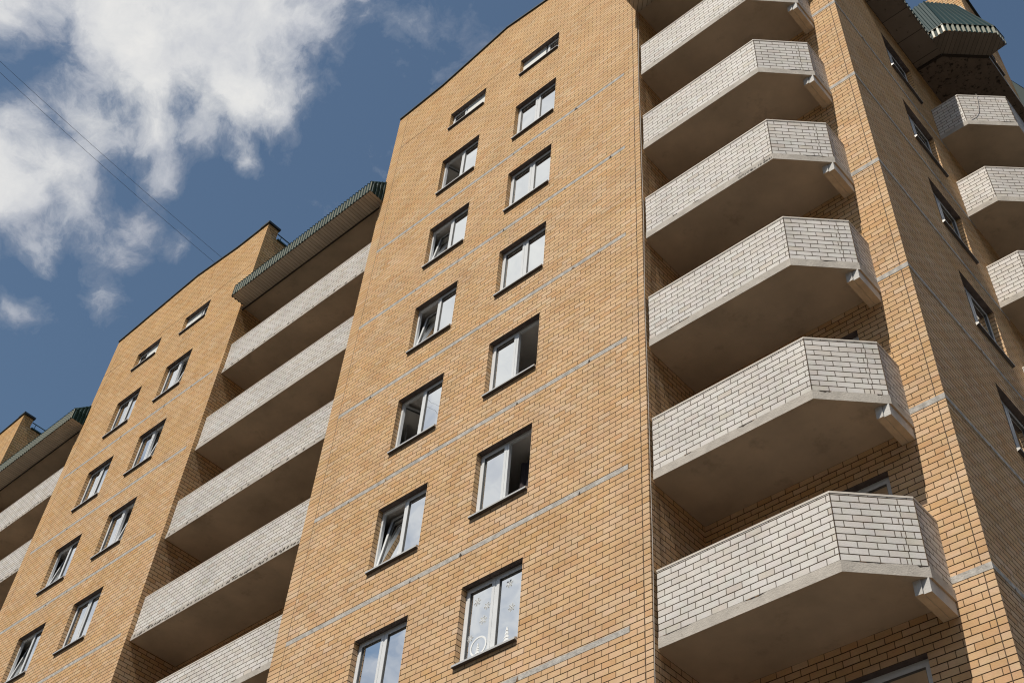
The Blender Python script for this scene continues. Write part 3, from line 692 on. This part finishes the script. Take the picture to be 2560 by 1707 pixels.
for l in range(0, 7):
    lab = {5: 'lowest white brick corner balcony, crumbling joint above its slab', 2: 'corner balcony with scribbled notes on its slab edge'}.get(l)
    B = balcony(MP, ztm-2.8*l, zbm-2.8*l, [(XA1+.004, DEP), (XA1+.004, .16)], label=lab, gap_seed=l+50, quoin=1)
    balc.append(B)
    for k in (0, 1):
        mb = MB(); x0 = 6.875+k*.101; z1 = zbm-2.8*l-.002
        mb.prism([(x0, .70+(.02 if k else 0)), (x0+.097, .70+(.02 if k else 0)), (x0+.097, DEP), (x0, DEP)], z1-.195, z1, 'bracket_concrete', bottom='bracket_under'); mb.build('bracket', B)
ztl, zbl = .235, -.885
for l in range(0, 6):
    balcony([(XT1+.002, .12), (XA0-.002, .12)], ztl-2.8*l, zbl-2.8*l, [(XA0-.002, DEP), (XT1+.002, DEP)], slab=.145, gap_seed=l+10, chips={3: 2.2, 0: .5, 2: .6}.get(l, 0), label='balcony with crumbling core holes along its slab' if l == 3 else None)
    balcony([(XU1+.002, .12), (XT0-.002, .12)], ztl-2.8*l, zbl-2.8*l, [(XT0-.002, DEP), (XU1+.002, DEP)], slab=.145, gap_seed=l+20, chips={0: 1.2, 1: 1.6}.get(l, 0))
EX1, EX2, EY, EY2 = XC+.636, XC+1.422, 5.687, 6.403
for l in range(0, 6):
    balcony([(XC, EY), (EX1, EY), (EX2, EY2), (EX2, 14.0)], .447-2.8*l, -.738-2.8*l, [(XC, 14.0)], gap_seed=l+30, quoin=1, slab=.155)
# handwriting on two slab edges
def scribble(txt, x, z, size, B, y=.0355):
    cu = bpy.data.curves.new('note', 'FONT'); cu.body = txt; cu.size = size; cu.shear = .3; cu.extrude = .0005; cu.space_character = 1.25
    to = bpy.data.objects.new('note', cu); COL.objects.link(to)
    bpy.context.view_layer.update()
    me = bpy.data.meshes.new_from_object(to.evaluated_get(bpy.context.evaluated_depsgraph_get())); bpy.data.objects.remove(to)
    me.materials.clear(); me.materials.append(MATS['pen'])
    o = bpy.data.objects.new('handwriting', me); COL.objects.link(o); o.rotation_euler = (radians(90), 0, 0); o.location = (x, y, z+GZ); o.parent = B
yy = .056-.014-.004
for txt, x, dz, s in (('опуск', 5.66, .04, .085), ('ип 10 нив', 5.92, .03, .07), ('8', 6.17, .08, .06), ('5-32', 6.20, .03, .06)): scribble(txt, x, zbm-5.6+dz, s, balc[2], yy)
for txt, x, dz, s in (('это пл', 5.69, .045, .05), ('2', 5.91, .03, .08), ('Ги', 6.00, .045, .055), ('инв', 6.11, .045, .05), ('К8', 6.24, .045, .055)): scribble(txt, x, zbm+dz, s, balc[0], yy)

# ---------------------------------------------------------------- canopies of green trapezoidal sheet
def corr(mb, A, B_, C, D, period=.115, depth=.022, mat='green_metal', flip=False, web=None, crest=None):
    A, B_, C, D = map(Vector, (A, B_, C, D)); L = (B_-A).length; n = max(1, int(round(L/period)))
    nrm = (B_-A).cross(D-A).normalized()*depth
    if flip: nrm = -nrm
    prof = [(0, 0), (.40, 0), (.52, 1), (.88, 1), (1.0, 0)]
    pts = []
    for i in range(n):
        for u, h in prof[:-1]: pts.append(((i+u)/n, h))
    pts.append((1, 0))
    for (s0, h0), (s1, h1) in zip(pts, pts[1:]):
        mt = web if (web and h0 != h1) else (crest if (crest and h0 == 1) else mat)
        a, b_, c, d = A.lerp(B_, s0)+nrm*h0, A.lerp(B_, s1)+nrm*h1, D.lerp(C, s1)+nrm*h1, D.lerp(C, s0)+nrm*h0
        mb.quad([a, b_, c, d], mt)
def canopy_straight(x0, x1, xl, xr):
    zs, zf, y0 = 1.70, 2.07, -.45
    mb = MB(); mb.quad([(x0, y0+.02, zs), (x0, .08, zs), (x1, .08, zs), (x1, y0+.02, zs)], 'soffit_plank', [(x0, 0), (x0, .5), (x1, .5), (x1, 0)])
    mb.quad([(x0, .0, zs), (x0, .08, zs), (xl, .08, zs), (xl, .0, zs)], 'soffit_plank')
    mb.quad([(x0, y0+.02, zs+.02), (x1, y0+.02, zs+.02), (x1, .08, zs+.02), (x0, .08, zs+.02)], 'soffit_plank')
    Cn = mb.build('canopy', BLD)
    mb = MB(); corr(mb, (x0, y0, zs-.02), (x1, y0, zs-.02), (x1, y0, zf), (x0, y0, zf), web='rib_glint')
    corr(mb, (x1, y0, zs-.02), (x1, 0.0, zs-.02), (x1, 0.0, zf), (x1, y0, zf)); corr(mb, (x0, 0, zs-.02), (x0, y0, zs-.02), (x0, y0, zf), (x0, 0, zf))
    mb.build('fascia', Cn)
    mb = MB(); corr(mb, (x0, y0-.01, zf), (x1, y0-.01, zf), (x1, 1.3, 3.75), (x0, 1.3, 3.75), depth=.03)
    # hipped end that dies against the next block
    corr(mb, (x1+.01, y0, zf), (x1+.01, 0.0, zf), (x1-.02, 0.0, 2.56), (x1-.02, y0+.02, zf+.03), depth=.02)
    mb.build('roof_sheet', Cn)
    mb = MB(); mb.box((xl, .08, 1.78), (xr, DEP, 1.98), 'soffit'); mb.box((xl, .07, 1.66), (xr, .10, 1.80), 'crack'); mb.build('ceiling_slab', Cn)
canopy_straight(-10.40, -4.70, XT1+.003, XA0-.003)
canopy_straight(XU1+.12, -18.38, XU1+.003, XT0-.003)
def canopy_poly(path, inner, zs, zf, zr, rin, slabpoly, zslab, plankmat, roof=True, ends=True, sl_mat='soffit', crest=None):
    mb = MB(); poly = list(path)+list(reversed(inner))
    mb.quad([(p[0], p[1], zs) for p in reversed(poly)], plankmat, [((p[0]+p[1])*.707, (p[0]-p[1])*.707) for p in reversed(poly)]); Cn = mb.build('canopy', BLD)
    mb = MB()
    for a, b_ in zip(path, path[1:]): corr(mb, (a[0], a[1], zs-.02), (b_[0], b_[1], zs-.02), (b_[0], b_[1], zf), (a[0], a[1], zf), web='rib_glint', crest=crest)
    mb.build('fascia', Cn)
    if roof:
        mb = MB(); o = offset_path(path, .032); oi = offset_path(path, -.05)
        for i in range(len(path)-1): mb.quad([(*oi[i], zf-.004), (*oi[i+1], zf-.004), (*o[i+1], zf-.034), (*o[i], zf-.034)], 'green_metal')
        for i in range(len(rin)-1): corr(mb, (*o[i], zf-.03), (*o[i+1], zf-.03), (*rin[i+1], zr), (*rin[i], zr), depth=.025, period=.14, flip=True)
        mb.build('roof_sheet', Cn)
    mb = MB(); mb.prism(slabpoly, zslab, zslab+.2, 'concrete', bottom=sl_mat); mb.build('ceiling_slab', Cn)
    return Cn
op = [(XA1-.01, -.44), (6.55, -.44), (7.50, .50), (7.50, DEP)]
canopy_poly(op, [(XA1-.01, .0), (XA1+.004, .0), (XA1+.004, .056), (6.347, .056), (7.085, .763), (7.085, DEP)], 1.70, 2.07, 3.6, [(XA1+.02, .9), (5.9, .9), (6.5, 1.3)],
            [(XA1+.004, .06), (6.34, .06), (7.08, .765), (7.08, DEP), (XA1+.004, DEP)], 1.78, 'soffit_plank')
# side canopy over the side balconies
sp = [(8.26, 5.215), (8.625, 5.22), (9.47, 6.02), (9.50, 6.43)]
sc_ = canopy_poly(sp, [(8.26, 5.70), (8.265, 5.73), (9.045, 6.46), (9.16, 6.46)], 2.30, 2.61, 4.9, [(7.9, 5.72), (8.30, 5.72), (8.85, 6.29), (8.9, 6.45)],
            [(XC, 5.72), (8.245, 5.73), (9.045, 6.47), (9.045, 14.0), (XC, 14.0)], 2.31, 'side_plank', sl_mat='dark_soffit', crest='crest_glint')
mb = MB()
for a, b_ in (((XC, 5.715), (8.245, 5.725)), ((8.245, 5.725), (9.05, 6.465))):
    t = Vector((b_[0]-a[0], b_[1]-a[1], 0)).normalized(); n_ = Vector((t.y, -t.x, 0))*.03
    mb.prism([(a[0]+n_.x, a[1]+n_.y), (b_[0]+n_.x, b_[1]+n_.y), (b_[0]-n_.x, b_[1]-n_.y), (a[0]-n_.x, a[1]-n_.y)], 2.27, 2.305, 'crack')
mb.build('joint_strip', sc_)
# pale flashing up the rake of the roof
mb = MB(); mb.tube([(9.50, 6.44, 2.62), (9.2, 6.45, 3.7), (8.9, 6.46, 4.95)], .03, 'pale_metal', 6); mb.build('flashing', sc_)
# eave of flat panels along the side wall, with its own sheet edge
mb = MB(); mb.quad([(XC, 3.15, 2.30), (XC, 5.72, 2.31), (8.272, 5.72, 2.31), (8.25, 3.15, 2.30)], 'eave_panel', [(3.15, 0), (5.72, 0), (5.72, .65), (3.15, .65)])
EV = mb.build('eave', BLD)
mb = MB(); corr(mb, (8.255, 3.15, 2.27), (8.255, 5.23, 2.29), (8.255, 5.23, 2.42), (8.255, 3.15, 2.40), web='rib_glint'); mb.build('fascia', EV)
mb = MB(); corr(mb, (8.27, 3.15, 2.41), (8.27, 5.2, 2.43), (XC, 5.2, 2.95), (XC, 3.15, 2.95), depth=.02); mb.build('roof_sheet', EV)
# next canopy on the far side of the upper block
mb = MB(); Y0, Y1 = 8.52, 14.0
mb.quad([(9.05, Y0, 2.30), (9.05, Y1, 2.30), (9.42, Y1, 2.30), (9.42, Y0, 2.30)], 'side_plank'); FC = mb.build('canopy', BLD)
mb = MB(); corr(mb, (9.42, Y0, 2.28), (9.42, Y1, 2.28), (9.42, Y1, 2.60), (9.42, Y0, 2.60), web='rib_glint', crest='crest_glint'); mb.quad([(9.05, Y0, 2.28), (9.42, Y0, 2.28), (9.42, Y0, 2.6), (9.05, Y0, 2.6)], 'green_metal'); mb.build('fascia', FC)
mb = MB(); corr(mb, (9.45, Y0, 2.58), (9.45, Y1, 2.58), (8.75, Y1, 4.75), (8.75, Y0, 4.75), period=.2, flip=True, crest='crest_glint'); mb.quad([(9.42, Y0, 2.6), (8.75, Y0, 4.75), (8.75, Y0, 2.6)], 'green_metal'); mb.quad([(8.75, Y0, 4.75), (8.75, Y1, 4.75), (8.2, Y1, 2.5), (8.2, Y0, 2.5)], 'green_metal'); mb.build('roof_sheet', FC)

# ---------------------------------------------------------------- cables
def cable(name, pts, r, mat, label, group=None):
    mb = MB(); mb.tube(pts, r, mat, 6); o = mb.build(name); tag(o, label, 'cable', group); return o
def catenary(a, b_, sag, n=24):
    a, b_ = Vector(a), Vector(b_); return [a.lerp(b_, i/n)-Vector((0, 0, sag*4*(i/n)*(1-i/n))) for i in range(n+1)]
C0 = Vector((11.578, -10.660, -23.848))
def onray(x, y, yy_=None, zz=None):
    d = fw + r2*(x-1280)/FPX - u2*(y-853.5)/FPX
    t = (yy_-C0.y)/d.y if yy_ is not None else (zz-C0.z)/d.z
    return C0+d*t
for (sx, sy), (ex, ey), lab in (((557, 646), (0, 130), 'thin dark overhead cable leaving the roof edge, upper of two'), ((537, 657), (0, 158), 'thin dark overhead cable leaving the roof edge, lower of two')):
    a = onray(sx, sy, yy_=.15); b_ = onray(ex, ey, zz=6.2); e = a+(b_-a)*1.9
    cable('overhead_cable', [Vector(p) for p in catenary(a, e, .32)], .0050, 'cable', lab, 'overhead cables from the roof edge')
pts = [(XA1+.016+.004*sin(z*1.7), .018+.012*sin(z*.9), z) for z in [2.0-i*.35 for i in range(65)]]
cable('hanging_cable', pts, .0045, 'cable_pale', 'thin pale cable hanging down the brick corner beside the balconies')
t = Vector((EX2-EX1, EY2-EY, 0)).normalized(); nn = Vector((t.y, -t.x, 0)); base = Vector((EX1, EY, 0))
cable('draped_cable', [base+t*u+nn*.022+Vector((0, 0, z)) for u, z in ((.42, .50), (.415, .40), (.40, .22), (.37, .0), (.32, -.22), (.24, -.38), (.15, -.47), (.08, -.53))], .006, 'cable_pale', 'thin pale cable draped over the top side balcony')
